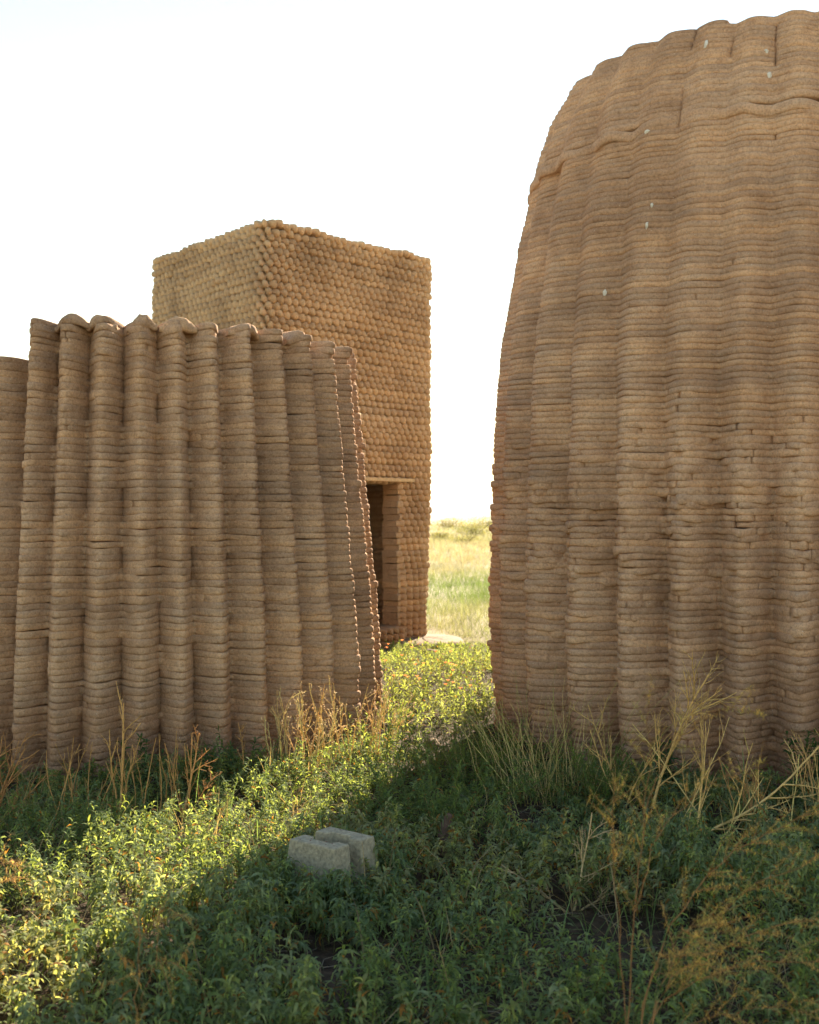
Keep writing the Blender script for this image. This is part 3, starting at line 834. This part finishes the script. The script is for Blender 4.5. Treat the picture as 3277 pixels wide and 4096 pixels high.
# the big bleached weed before the tower, and its neighbours
dry_weed('tall bleached dry weed with forking branches standing before the round tower', 1.21, 5.96,
         [(0.15, 0.02, 1.0, 0.84, 0.0060)], 101, (0.50, 0.36, 0.17), sub=11, ang=0.55, ratio=0.52)
dry_weed('dry weed with several thin crossing stems beside the tallest bleached weed', 1.08, 6.06,
         [(-0.20, 0.0, 1, 0.62, 0.0042), (0.28, 0, 1, 0.55, 0.0035), (-0.38, 0.05, 1, 0.52, 0.0034)], 102, (0.46, 0.34, 0.17), sub=5, ang=0.5)
dry_weed('slim dry weed leaning right with twigs near its tip, before the tower', 1.44, 6.10,
         [(0.36, 0.0, 1, 0.66, 0.0045)], 103, (0.47, 0.34, 0.17), sub=7, ang=0.5, ratio=0.33, start=0.45)
dry_weed('long bleached weed stalk sprawling low to the right with short upright twigs', 0.98, 5.25,
         [(1.0, 0.12, 0.33, 1.45, 0.0058)], 104, (0.50, 0.38, 0.19), sub=12, ang=0.75, ratio=0.22, start=0.3)
dry_weed('thin pale weed stalk lying nearly flat among green weeds', 0.92, 4.75,
         [(1.0, 0.05, 0.10, 1.05, 0.0045), (0.9, 0.3, 0.02, 0.8, 0.003)], 105, (0.46, 0.36, 0.19), sub=9, ang=0.6, ratio=0.3)
dry_weed('sprawling dry weed with knobbly twig ends in the shaded weeds', 0.62, 4.6,
         [(0.25, -0.1, 0.9, 0.42, 0.0035), (-0.5, 0.0, 0.45, 0.34, 0.003), (0.7, -0.2, 0.5, 0.30, 0.003)], 106, (0.42, 0.35, 0.24), sub=7, ang=0.7)
dry_weed('dry weed fanning upright stalks at the right end of the shaded weeds', 1.95, 5.75,
         [(-0.05, 0, 1, 0.5, 0.004), (0.25, 0, 1, 0.55, 0.004), (-0.3, 0, 1, 0.42, 0.003), (0.5, 0, 0.8, 0.5, 0.003)], 107, (0.45, 0.32, 0.16), sub=5, ang=0.5)
dry_weed('brown dry weed with many fine upright stalks before the tower foot', 1.62, 5.65,
         [(0.1 * k - 0.25, 0.05 * (k % 2), 1, 0.34 + 0.05 * (k % 3), 0.0026) for k in range(6)], 108, (0.33, 0.21, 0.10), sub=4, ang=0.45)
# before the low wall
dry_weed('tallest dry weed before the low wall, forked like a candelabra', -1.44, 5.87,
         [(0.06, 0, 1, 0.66, 0.005), (-0.16, 0.02, 1, 0.52, 0.004), (0.2, 0.0, 1, 0.5, 0.0035)], 111, (0.46, 0.31, 0.15), sub=6, ang=0.45, ratio=0.36, start=0.4)
dry_weed('reddish dry weed with branches arching right at the far end of the low wall', -2.05, 5.74,
         [(0.35, 0, 1, 0.55, 0.004), (0.6, 0.1, 0.9, 0.52, 0.004), (0.1, 0, 1, 0.5, 0.004), (0.85, 0, 0.6, 0.45, 0.003), (-0.2, 0, 1, 0.5, 0.003)], 112, (0.34, 0.20, 0.10), sub=6, ang=0.5)
dry_weed('dry weed with a long twig reaching sideways, before the low wall', -1.17, 6.05,
         [(0.05, 0, 1, 0.46, 0.0045), (0.75, 0, 0.75, 0.32, 0.003)], 113, (0.45, 0.28, 0.14), sub=7, ang=0.75, ratio=0.42, start=0.5)
dry_weed('thin dry stalk with a shaggy seed head against the low wall', -0.92, 6.62,
         [(0.08, 0, 1, 0.42, 0.003)], 114, (0.42, 0.27, 0.13), sub=6, ang=0.5, ratio=0.2, start=0.6, size=0.012)
rg = np.random.default_rng(77)
for k in range(26):
    x = -1.85 + 0.75 * rg.random(); y = 5.75 + 0.45 * rg.random()
    t = thing('dry_stalk', 'slender brown dry stalk in the row before the low wall', 'dry weed', 'dry stalks before the low wall', (x, y, gz(x, y)))
    bag = Bag(); sl = []
    branch(bag, (0, 0, -0.02), (rg.normal(0, 0.14), rg.normal(0, 0.1), 1), rg.uniform(0.28, 0.5), 0.0026, 1, rg, (0.40, 0.26, 0.12), 0.45, 3, 0.22, sl, 0.5, 0.22)
    bag.build('stem', M['straw'], t)
for k in range(18):
    x = 1.0 + 1.15 * rg.random(); y = 5.0 + 1.1 * rg.random()
    t = thing('dry_stalk', 'slim golden dry stalk slanting up before the round tower', 'dry weed', 'golden stalks before the round tower', (x, y, gz(x, y)))
    bag = Bag(); sl = []
    branch(bag, (0, 0, -0.02), (rg.normal(0.30, 0.35), rg.normal(0, 0.12), 1), rg.uniform(0.38, 0.72), 0.0028, 1, rg, (0.56, 0.40, 0.19), 0.5, 5, 0.18, sl, 0.35, 0.34)
    bag.build('stem', M['straw'], t)
# golden stand at the sunlit end of the low wall
for k in range(48):
    x = -0.80 + 0.68 * rg.random(); y = 6.75 + 0.85 * (x + 0.80) + 0.30 * rg.random()
    t = thing('golden_stalk', 'golden dry stalk glowing in the sun at the end of the low wall', 'dry weed', 'golden stalks at the sunlit wall end', (x, y, gz(x, y)))
    bag = Bag(); sl = []
    branch(bag, (0, 0, -0.02), (rg.normal(0.02, 0.16), rg.normal(0, 0.12), 1), rg.uniform(0.36, 0.60), 0.0030, 1, rg, (0.60, 0.42, 0.22), 0.5, 5, 0.25, sl, 0.4, 0.28)
    bag.build('stem', M['straw'], t)
    b2 = Bag(); seed_heads(b2, sl, rg, (0.62, 0.44, 0.22), 7, 0.010); b2.build('seed_heads', M['straw'], t)['kind'] = 'stuff'

# tall straw grass clump at the tower's edge
def grass_clump(name, label, x, y, n, hmin, hmax, spread, seed, tones, w=0.0016, lean=0.16):
    rg = np.random.default_rng(seed)
    t = thing(name, label, 'grass', None, (x, y, gz(x, y)))
    bag = Bag()
    for k in range(n):
        bx, by = rg.normal(0, spread, 2); L_ = rg.uniform(hmin, hmax); q = np.array([bx * 1.2 + rg.normal(0, lean), by * 0.5 + rg.normal(0, lean * 0.7)])
        s = np.linspace(0, 1, 7)
        kink = np.cumsum(rg.normal(0, 0.011, (7, 2)), 0)
        pts = np.stack([bx + q[0] * L_ * s ** 1.4 + kink[:, 0], by + q[1] * L_ * s ** 1.4 + kink[:, 1], -0.02 + L_ * s * (1 - 0.12 * s)], 1)
        add_tube(bag, pts, np.linspace(w, w * 0.35, 7) * rg.uniform(0.7, 1.5), np.array(tones[rg.integers(0, len(tones))]) * rg.uniform(0.7, 1.25), 3)
    bag.build('stalks', M['straw'], t)
    return t
grass_clump('straw_grass_clump', 'tall clump of straw coloured grass stems against the edge of the round tower', 0.74, 6.32, 80, 0.40, 0.80, 0.13, 201, [(0.56, 0.41, 0.15), (0.42, 0.38, 0.13), (0.62, 0.46, 0.20)], 0.0021, 0.24)
grass_clump('straw_grass_clump', 'sparse thin grass stems rising beside the shaded tower edge', 0.55, 6.9, 40, 0.30, 0.62, 0.12, 202, [(0.55, 0.40, 0.15), (0.45, 0.36, 0.14)], 0.0024)

def leafy_plant(name, label, cat, x, y, n, hmin, hmax, spread, seed, pal, nleaf=26, L=0.06, W=0.012, droop=(0.4, 2.0), elev=(0.2, 1.1), group=None, lo=0.15):
    rg = np.random.default_rng(seed)
    t = thing(name, label, cat, group, (x, y, gz(x, y)))
    l_, s_ = Bag(), Bag()
    bs = np.concatenate([rg.normal(0, spread * 0.6, (n, 2)), np.full((n, 1), -0.02)], 1)
    add_shoots(l_, s_, bs, rg.uniform(hmin, hmax, n), bs[:, :2] * 1.0 + rg.normal(0, 0.05, (n, 2)), nleaf, L, W, rg, pal, droop, elev, lo=lo, dead=0.03)
    l_.build('leaves', M['leaf'], t); s_.build('stem', M['straw'], t)
    return t
leafy_plant('feathery_bush', 'feathery fine leaved green bush beside the straw grass clump', 'bush', 0.98, 6.15, 46, 0.24, 0.42, 0.15, 211, [(0.09, 0.15, 0.05), (0.11, 0.17, 0.05)], 44, 0.045, 0.004, (0.0, 1.5), (0.2, 1.2))
leafy_plant('feathery_bush', 'feathery green bush half in sun in the mouth of the gap', 'bush', 0.30, 6.85, 46, 0.22, 0.40, 0.17, 212, [(0.11, 0.17, 0.05), (0.13, 0.19, 0.055)], 40, 0.05, 0.005, (0.0, 1.5), (0.2, 1.2))
leafy_plant('feathery_bush', 'large leafy green bush beside the concrete block', 'bush', 0.10, 5.75, 44, 0.24, 0.42, 0.20, 213, [(0.11, 0.17, 0.065), (0.13, 0.19, 0.07)], 40, 0.055, 0.008, (0.4, 1.8), (0.2, 1.2))
leafy_plant('leafy_weed', 'dark green leafy weed pressed against the foot of the round tower', 'weed', 2.12, 6.42, 9, 0.30, 0.42, 0.06, 214, DARK, 30, 0.075, 0.014)
leafy_plant('leafy_weed', 'dark green leafy weed behind the tall bleached weed', 'weed', 1.42, 6.62, 8, 0.22, 0.34, 0.06, 215, DARK, 26, 0.07, 0.013)
leafy_plant('leafy_weed', 'broad dark weed beside the sprawling stalk near the tower foot', 'weed', 2.25, 6.1, 14, 0.18, 0.30, 0.14, 216, DARK, 26, 0.08, 0.016)
leafy_plant('leafy_weed', 'dark green upright weed against the low wall behind the forked dry weed', 'weed', -1.45, 6.55, 6, 0.26, 0.38, 0.04, 217, DARK + LUSH[3:], 26, 0.06, 0.012)
leafy_plant('leafy_weed', 'dark green weed against the low wall beside the sideways dry twig', 'weed', -1.14, 6.6, 7, 0.24, 0.36, 0.05, 218, DARK + LUSH[3:], 26, 0.06, 0.012)
leafy_plant('leafy_weed', 'pair of dark green weed shoots against the low wall near the seed head stalk', 'weed', -0.98, 6.72, 7, 0.24, 0.34, 0.07, 219, DARK + LUSH[3:], 26, 0.06, 0.012)
leafy_plant('leafy_weed', 'green weed with pointed leaves at the sunlit corner of the low wall', 'weed', -0.12, 6.75, 9, 0.30, 0.46, 0.06, 220, LUSH, 30, 0.06, 0.010, (0.0, 1.2))

# orange flowered mallows in the gap
ORANGE = [(0.72, 0.32, 0.14), (0.76, 0.40, 0.20), (0.70, 0.30, 0.16)]
rg = np.random.default_rng(300)
for k, (x, y, h) in enumerate([(-0.14, 10.3, 0.40), (-0.02, 10.2, 0.42), (-0.08, 9.6, 0.36), (0.10, 9.5, 0.38), (0.02, 9.1, 0.33), (0.32, 9.9, 0.40), (0.30, 9.2, 0.35), (0.38, 9.4, 0.38), (0.24, 8.9, 0.30), (-0.10, 8.9, 0.32), (0.44, 8.8, 0.28)]):
    t = leafy_plant('orange_mallow', 'bushy green mallow with orange blossoms in the sunlit gap', 'flower', x, y, 8, h * 0.7, h, 0.07, 310 + k, LUSH + SAGE[3:4], 20, 0.045, 0.011, (0.2, 1.6), (0.2, 1.2), group='orange flowers in the gap')
    for f in range(rg.integers(2, 4)):
        bag = Bag(); c = np.array([rg.normal(0, 0.06), rg.normal(0, 0.06), h * rg.uniform(0.92, 1.12)])
        P = np.repeat(c[None], 5, 0); a5 = np.arange(5) * 1.2566 + rg.random()
        add_leaves(bag, P, a5, np.full(5, 0.021), np.full(5, 0.019), np.full(5, 0.7), np.full(5, 0.5), np.repeat(np.array(ORANGE[rg.integers(0, 3)])[None], 5, 0))
        bag.build('blossom', M['petal'], t)

# golden feathery shrub close to the camera, right
def feathery(label, x, y, arms, seed, pal, L=0.020, W=0.0017, dens=330, name='feathery_weed'):
    rg = np.random.default_rng(seed)
    t = thing(name, label, 'weed', None, (x, y, gz(x, y)))
    sb_, lb_ = Bag(), Bag()
    for (path, r, f0, spray) in arms:
        path = np.array(path, float)
        q = np.linspace(0, 1, len(path)); s = np.linspace(0, 1, 24)
        pts = np.stack([np.interp(s, q, path[:, k]) for k in range(3)], 1)
        ker = np.array([1, 2, 3, 2, 1]) / 9
        for k in range(3):
            e = np.concatenate([[pts[0, k]] * 2, pts[:, k], [pts[-1, k]] * 2]); pts[:, k] = np.convolve(e, ker, 'valid')
        pts[:, :] += 0.004 * rg.normal(size=pts.shape) * np.minimum(1, s[:, None] * 4)
        add_tube(sb_, pts, np.linspace(r, r * 0.3, 24) * 0.58, np.array([0.36, 0.19, 0.08]) * rg.uniform(0.8, 1.2), 5)
        LL = np.linalg.norm(np.diff(pts, axis=0), axis=1).sum()
        ns = int(spray * LL)
        for k in range(ns):       # side sprays
            f = f0 + (1 - f0) * (k + rg.random()) / ns; j = min(22, int(f * 23)); p0 = pts[j]
            d = pts[j + 1] - pts[j]; d /= np.linalg.norm(d)
            sd = rg.normal(size=3); sd -= d * (sd @ d); sd /= np.linalg.norm(sd)
            dd = d * 0.8 + sd * 0.6; l = rg.uniform(0.06, 0.16) * (1.25 - 0.7 * f)
            w = np.linspace(0, 1, 5)
            bp_ = p0 + np.outer(w, dd) * l + np.outer(w ** 2, [0, 0, -0.15 * l])
            add_tube(sb_, bp_, np.linspace(0.0012, 0.0005, 5), np.array([0.32, 0.18, 0.07]), 3)
            n = int(dens * l); ff = rg.random(n)
            P = p0 + np.outer(ff, dd) * l + np.outer(ff ** 2, [0, 0, -0.15 * l])
            tone = np.array(pal)[rg.integers(0, len(pal))][None] * rg.uniform(0.7, 1.3, (n, 1))
            add_leaves(lb_, P, rg.random(n) * 6.28, L * rg.uniform(0.5, 1.2, n), np.full(n, W), rg.uniform(-0.3, 1.1, n), rg.uniform(0, 1.5, n), tone, True)
    sb_.build('stem', M['straw'], t); lb_.build('leaves', M['leaf'], t)
    return t
OCHRE = [(0.60, 0.41, 0.14), (0.64, 0.46, 0.18), (0.52, 0.41, 0.14), (0.40, 0.38, 0.13)]
feathery('ochre feathery weed with long sprays arching to the right, growing in front of everything', 0.52, 2.75, [
    ([(0, 0, -0.02), (-0.02, 0, 0.30), (0.0, 0, 0.62), (0.03, 0, 0.88), (0.045, 0.02, 1.16)], 0.004, 0.55, 16),
    ([(0, 0, -0.02), (-0.02, 0, 0.35), (-0.045, 0, 0.70), (-0.05, 0, 0.95)], 0.003, 0.7, 14),
    ([(0, 0, 0.25), (0.05, 0, 0.56), (0.22, 0.03, 0.76), (0.45, 0.05, 0.86), (0.62, 0.06, 0.88)], 0.0033, 0.35, 34),
    ([(0, 0, 0.22), (0.07, 0, 0.48), (0.28, -0.03, 0.60), (0.60, -0.05, 0.66)], 0.0030, 0.3, 36),
    ([(0, 0, 0.20), (0.06, 0.03, 0.42), (0.24, 0.05, 0.49), (0.50, 0.05, 0.51), (0.66, 0.05, 0.48)], 0.0030, 0.3, 36),
    ([(0, 0, 0.25), (0.03, -0.03, 0.50), (0.12, -0.06, 0.62), (0.20, -0.06, 0.62)], 0.0026, 0.35, 40),
    ([(0, 0, 0.62), (0.06, 0.02, 0.82), (0.20, 0.05, 0.93), (0.30, 0.06, 0.94)], 0.002, 0.3, 24),
    ([(0.02, 0, 0.85), (0.09, 0.03, 1.02), (0.22, 0.06, 1.10), (0.32, 0.06, 1.09)], 0.002, 0.3, 20),
    ([(0, 0, 0.25), (0.09, 0.05, 0.50), (0.32, 0.1, 0.68), (0.62, 0.12, 0.76)], 0.0028, 0.3, 32),
    ([(0, 0, 0.18), (0.10, 0.02, 0.36), (0.30, 0.03, 0.40), (0.55, 0.02, 0.38)], 0.0026, 0.3, 32),
], 401, OCHRE)
feathery('small ochre feathery sprig standing alone in the shaded weeds', -0.63, 2.75, [
    ([(0, 0, -0.02), (-0.01, 0, 0.25), (0.0, 0, 0.5), (0.02, 0, 0.78)], 0.003, 0.35, 8),
    ([(0, 0, 0.4), (0.04, 0, 0.52), (0.10, 0, 0.50)], 0.0016, 0.3, 22),
    ([(0, 0, 0.55), (0.05, 0, 0.64), (0.09, 0, 0.62)], 0.0016, 0.3, 22)], 402, OCHRE, dens=300)
feathery('tan feathery weed with drooping plumes at the sunlit edge of the weeds', -1.36, 3.75, [
    ([(0, 0, -0.02), (0.0, 0, 0.25), (0.01, 0, 0.50), (0.0, 0, 0.66)], 0.003, 0.3, 12),
    ([(0, 0, 0.2), (0.05, 0, 0.38), (0.12, 0, 0.40)], 0.002, 0.3, 30),
    ([(0, 0, 0.3), (0.06, 0, 0.46), (0.13, 0, 0.44)], 0.002, 0.3, 30)], 403, [(0.42, 0.30, 0.14), (0.36, 0.27, 0.14)], dens=300)

# ------------------------------------------------------------------ concrete deck block
blk = thing('concrete_block', 'pale concrete pier block with a slot across its top, half sunk in weeds', 'block', loc=(BLOCK_C[0], BLOCK_C[1], 0))
ux = np.array([0.785, -0.62]); ux /= np.linalg.norm(ux)       # along the slot
uy = np.array([-ux[1], ux[0]])
if uy[1] < 0: uy = -uy
def bar(sign, seed):
    """one side of the block: outer wall battered, inner wall notched by the post pocket"""
    r = np.random.default_rng(seed)
    h, top, bot = 0.1215, 0.252, -0.04
    s0, s1 = 0.031, 0.060          # slot half width, pocket half width
    prof = [(-h, s0), (-0.066, s0), (-0.056, s1), (0.050, s1), (0.060, s0), (h, s0), (h, h), (-h, h)]
    def P(x, y, z): w = ux * x + uy * (y * sign); return (w[0], w[1], z)
    vs = []; L = 7
    zs = np.linspace(0, 1, L)
    n = len(prof)
    for q in zs:
        zz = top + (bot - top) * q
        fl = 1 + 0.24 * q
        for (x, y) in prof:
            xo = x * (fl if abs(x) > 0.1 else 1); yo = y * (fl if y > 0.1 else 1)
            vs.append(P(xo + r.normal(0, 0.0008), yo + r.normal(0, 0.0008), zz + r.normal(0, 0.0006)))
    fs = []
    for k in range(L - 1):
        for j in range(n):
            a, b2 = k * n + j, k * n + (j + 1) % n
            fs.append((a, b2, b2 + n, a + n))
    fs.append(tuple(range(n))); fs.append(tuple(range((L - 1) * n, L * n)))
    o = mesh_obj('block_half', vs, fs, M['concrete'], blk, smooth=False)
    import bmesh
    bm = bmesh.new(); bm.from_mesh(o.data); bmesh.ops.recalc_face_normals(bm, faces=bm.faces)
    bm.to_mesh(o.data); bm.free()
    m = o.modifiers.new('bevel', 'BEVEL'); m.width = 0.006; m.segments = 2; m.limit_method = 'ANGLE'; m.angle_limit = rad(40)
    return o
bar(1, 1); bar(-1, 2)
# web joining the halves low in the slot
oriented_box('web', np.array([0.0, 0.0]), ux, uy, -0.12, 0.12, -0.058, 0.058, -0.03, 0.11, M['concrete'], blk, 0.006)
rg = np.random.default_rng(4)
for k in range(16):        # rusty pits and pebbles showing in the top
    x, y = rg.uniform(-0.10, 0.10), rg.uniform(0.062, 0.108) * rg.choice([-1, 1]); r_ = rg.uniform(0.0025, 0.0055)
    w = ux * x + uy * y; n = 7
    vs = [(w[0], w[1], 0.2538)] + [(w[0] + r_ * rg.uniform(0.7, 1.3) * math.cos(q), w[1] + r_ * rg.uniform(0.7, 1.3) * math.sin(q), 0.2515) for q in np.arange(n) * 6.283 / n]
    mesh_obj('pebble', vs, [(0, 1 + j, 1 + (j + 1) % n) for j in range(n)], M['pit'], blk)

# ------------------------------------------------------------------ earth pad at the box tower, stones, far shrubs
def rock(name, label, x, y, sx_, sy_, sz_, seed, mat, cat='stone', group=None, sink=0.35):
    import bmesh
    bm = bmesh.new(); bmesh.ops.create_icosphere(bm, subdivisions=3, radius=1)
    for v in bm.verts:
        c = np.array(v.co); k = 1 + 0.28 * float(vn(c[0] * 1.6 + seed, c[1] * 1.6 + c[2] * 1.3, seed)) + 0.1 * float(vn(c[0] * 5, c[1] * 5 + c[2] * 4, seed + 1))
        v.co = Vector((c[0] * sx_ * k, c[1] * sy_ * k, c[2] * sz_ * k))
    me = bpy.data.meshes.new(name); bm.to_mesh(me); bm.free()
    me.polygons.foreach_set('use_smooth', np.ones(len(me.polygons), bool)); me.materials.append(mat)
    o = bpy.data.objects.new(name, me); COL.objects.link(o); o.location = (x, y, gz(x, y) + sz_ * (1 - 2 * sink)); o.rotation_euler.z = seed
    return tag(o, label, cat, group)
rock('stone', 'small dark red stone standing among the shaded weeds', 0.185, 5.55, 0.05, 0.04, 0.13, 3, M['rock'])
rock('stone', 'flat brown stone on the bare earth at the end of the low wall', 0.06, 7.72, 0.10, 0.06, 0.04, 5, M['rock'])
rock('earth_clod', 'clod of fallen mud on the bare path between wall and tower', 0.16, 8.1, 0.07, 0.05, 0.035, 8, M['slab'], 'clod')
rock('earth_clod', 'lump of crumbled mud at the foot of the box tower', 0.25, 13.35, 0.12, 0.09, 0.06, 9, M['slab'], 'clod')
n = 40; vs = []; r = np.random.default_rng(12)
for lev, (zz, k) in enumerate(((-0.05, 1.08), (0.055, 1.0), (0.075, 0.86), (0.08, 0.0))):
    for j in range(n):
        q = 2 * math.pi * j / n; rr = k * (1 + 0.10 * float(vn(math.cos(q) * 3 + 7, math.sin(q) * 3, 71)))
        vs.append((0.50 * rr * math.cos(q), 0.62 * rr * math.sin(q), zz + 0.012 * float(vn(j * 0.7, lev, 72))))
fs = [(l * n + j, l * n + (j + 1) % n, (l + 1) * n + (j + 1) % n, (l + 1) * n + j) for l in range(3) for j in range(n)]
slab = mesh_obj('earth_pad', vs, fs, M['slab']); slab.location = (0.16, 14.45, -0.02)
tag(slab, 'flat pad of pale dried mud at the foot of the box tower', 'slab')

def shrub(label, x, y, w, h, seed, pal, group):
    rg = np.random.default_rng(seed)
    t = thing('far_shrub', label, 'shrub', group, (x, y, gz(x, y)))
    n = 1500; d = rg.normal(size=(n, 3)); d /= np.linalg.norm(d, axis=1)[:, None]; rr = rg.random((n, 1)) ** 0.45
    lump = 1 + 0.35 * vn(d[:, 0:1] * 2 + seed, d[:, 2:3] * 2 + d[:, 1:2], seed)
    P = d * rr * lump * np.array([[w / 2, w / 2, h / 2]]); P[:, 2] = np.abs(P[:, 2] + h * 0.42) * 1.0
    l_ = Bag(); tone = np.array(pal)[rg.integers(0, len(pal), n)] * rg.uniform(0.7, 1.3, (n, 1))
    add_leaves(l_, P, rg.random(n) * 6.28, np.full(n, 0.16 * h), np.full(n, 0.05 * h), rg.uniform(-0.3, 1.2, n), rg.uniform(0, 1.5, n), tone, True)
    l_.build('crown', M['leaf'], t)
    s_ = Bag()
    for k in range(6):
        a = rg.random() * 6.28
        add_tube(s_, [(0, 0, -0.1), (w * 0.12 * math.cos(a), w * 0.12 * math.sin(a), h * 0.35), (w * 0.3 * math.cos(a), w * 0.3 * math.sin(a), h * 0.75)], [0.03, 0.02, 0.01], (0.16, 0.11, 0.06), 4)
    s_.build('trunk', M['straw'], t)
OLIVE = [(0.15, 0.16, 0.075), (0.18, 0.18, 0.085), (0.13, 0.145, 0.065)]
shrub('dark olive shrub, the largest on the prairie beyond the gap', 5.1, 92, 3.6, 1.15, 501, OLIVE, None)
shrub('low olive shrub on the prairie nearer than the largest one', 2.9, 62, 2.0, 0.55, 502, OLIVE, None)
shrub('small pale shrub on the prairie skyline', 4.2, 128, 4.0, 1.2, 503, [(0.16, 0.15, 0.06), (0.13, 0.13, 0.05)], None)
shrub('wide low shrub on the prairie skyline beside the tower', 8.6, 135, 5.0, 1.3, 504, [(0.15, 0.15, 0.06), (0.11, 0.12, 0.05)], None)
shrub('round scrubby shrub beyond the corner of the box tower', 1.9, 75, 2.2, 0.7, 505, OLIVE, None)

# ------------------------------------------------------------------ haze over the plain
hz, nt, p = new_mat('haze_air')
nt.nodes.remove(p)
pv = node(nt, 'ShaderNodeVolumePrincipled')
pv.inputs['Color'].default_value = (0.92, 0.95, 1.0, 1)
pv.inputs['Density'].default_value = 0.00005
pv.inputs['Anisotropy'].default_value = 0.3
nt.links.new(pv.outputs[0], nt.nodes['Material Output'].inputs['Volume'])
X, Y0, Y1, Z0, Z1 = 12500, -12600, 12600, -8, 190
o = mesh_obj('haze', [(-X, Y0, Z0), (X, Y0, Z0), (X, Y1, Z0), (-X, Y1, Z0), (-X, Y0, Z1), (X, Y0, Z1), (X, Y1, Z1), (-X, Y1, Z1)],
             [(3, 2, 1, 0), (4, 5, 6, 7), (0, 1, 5, 4), (1, 2, 6, 5), (2, 3, 7, 6), (3, 0, 4, 7)], hz, None, False)
tag(o, kind='stuff')
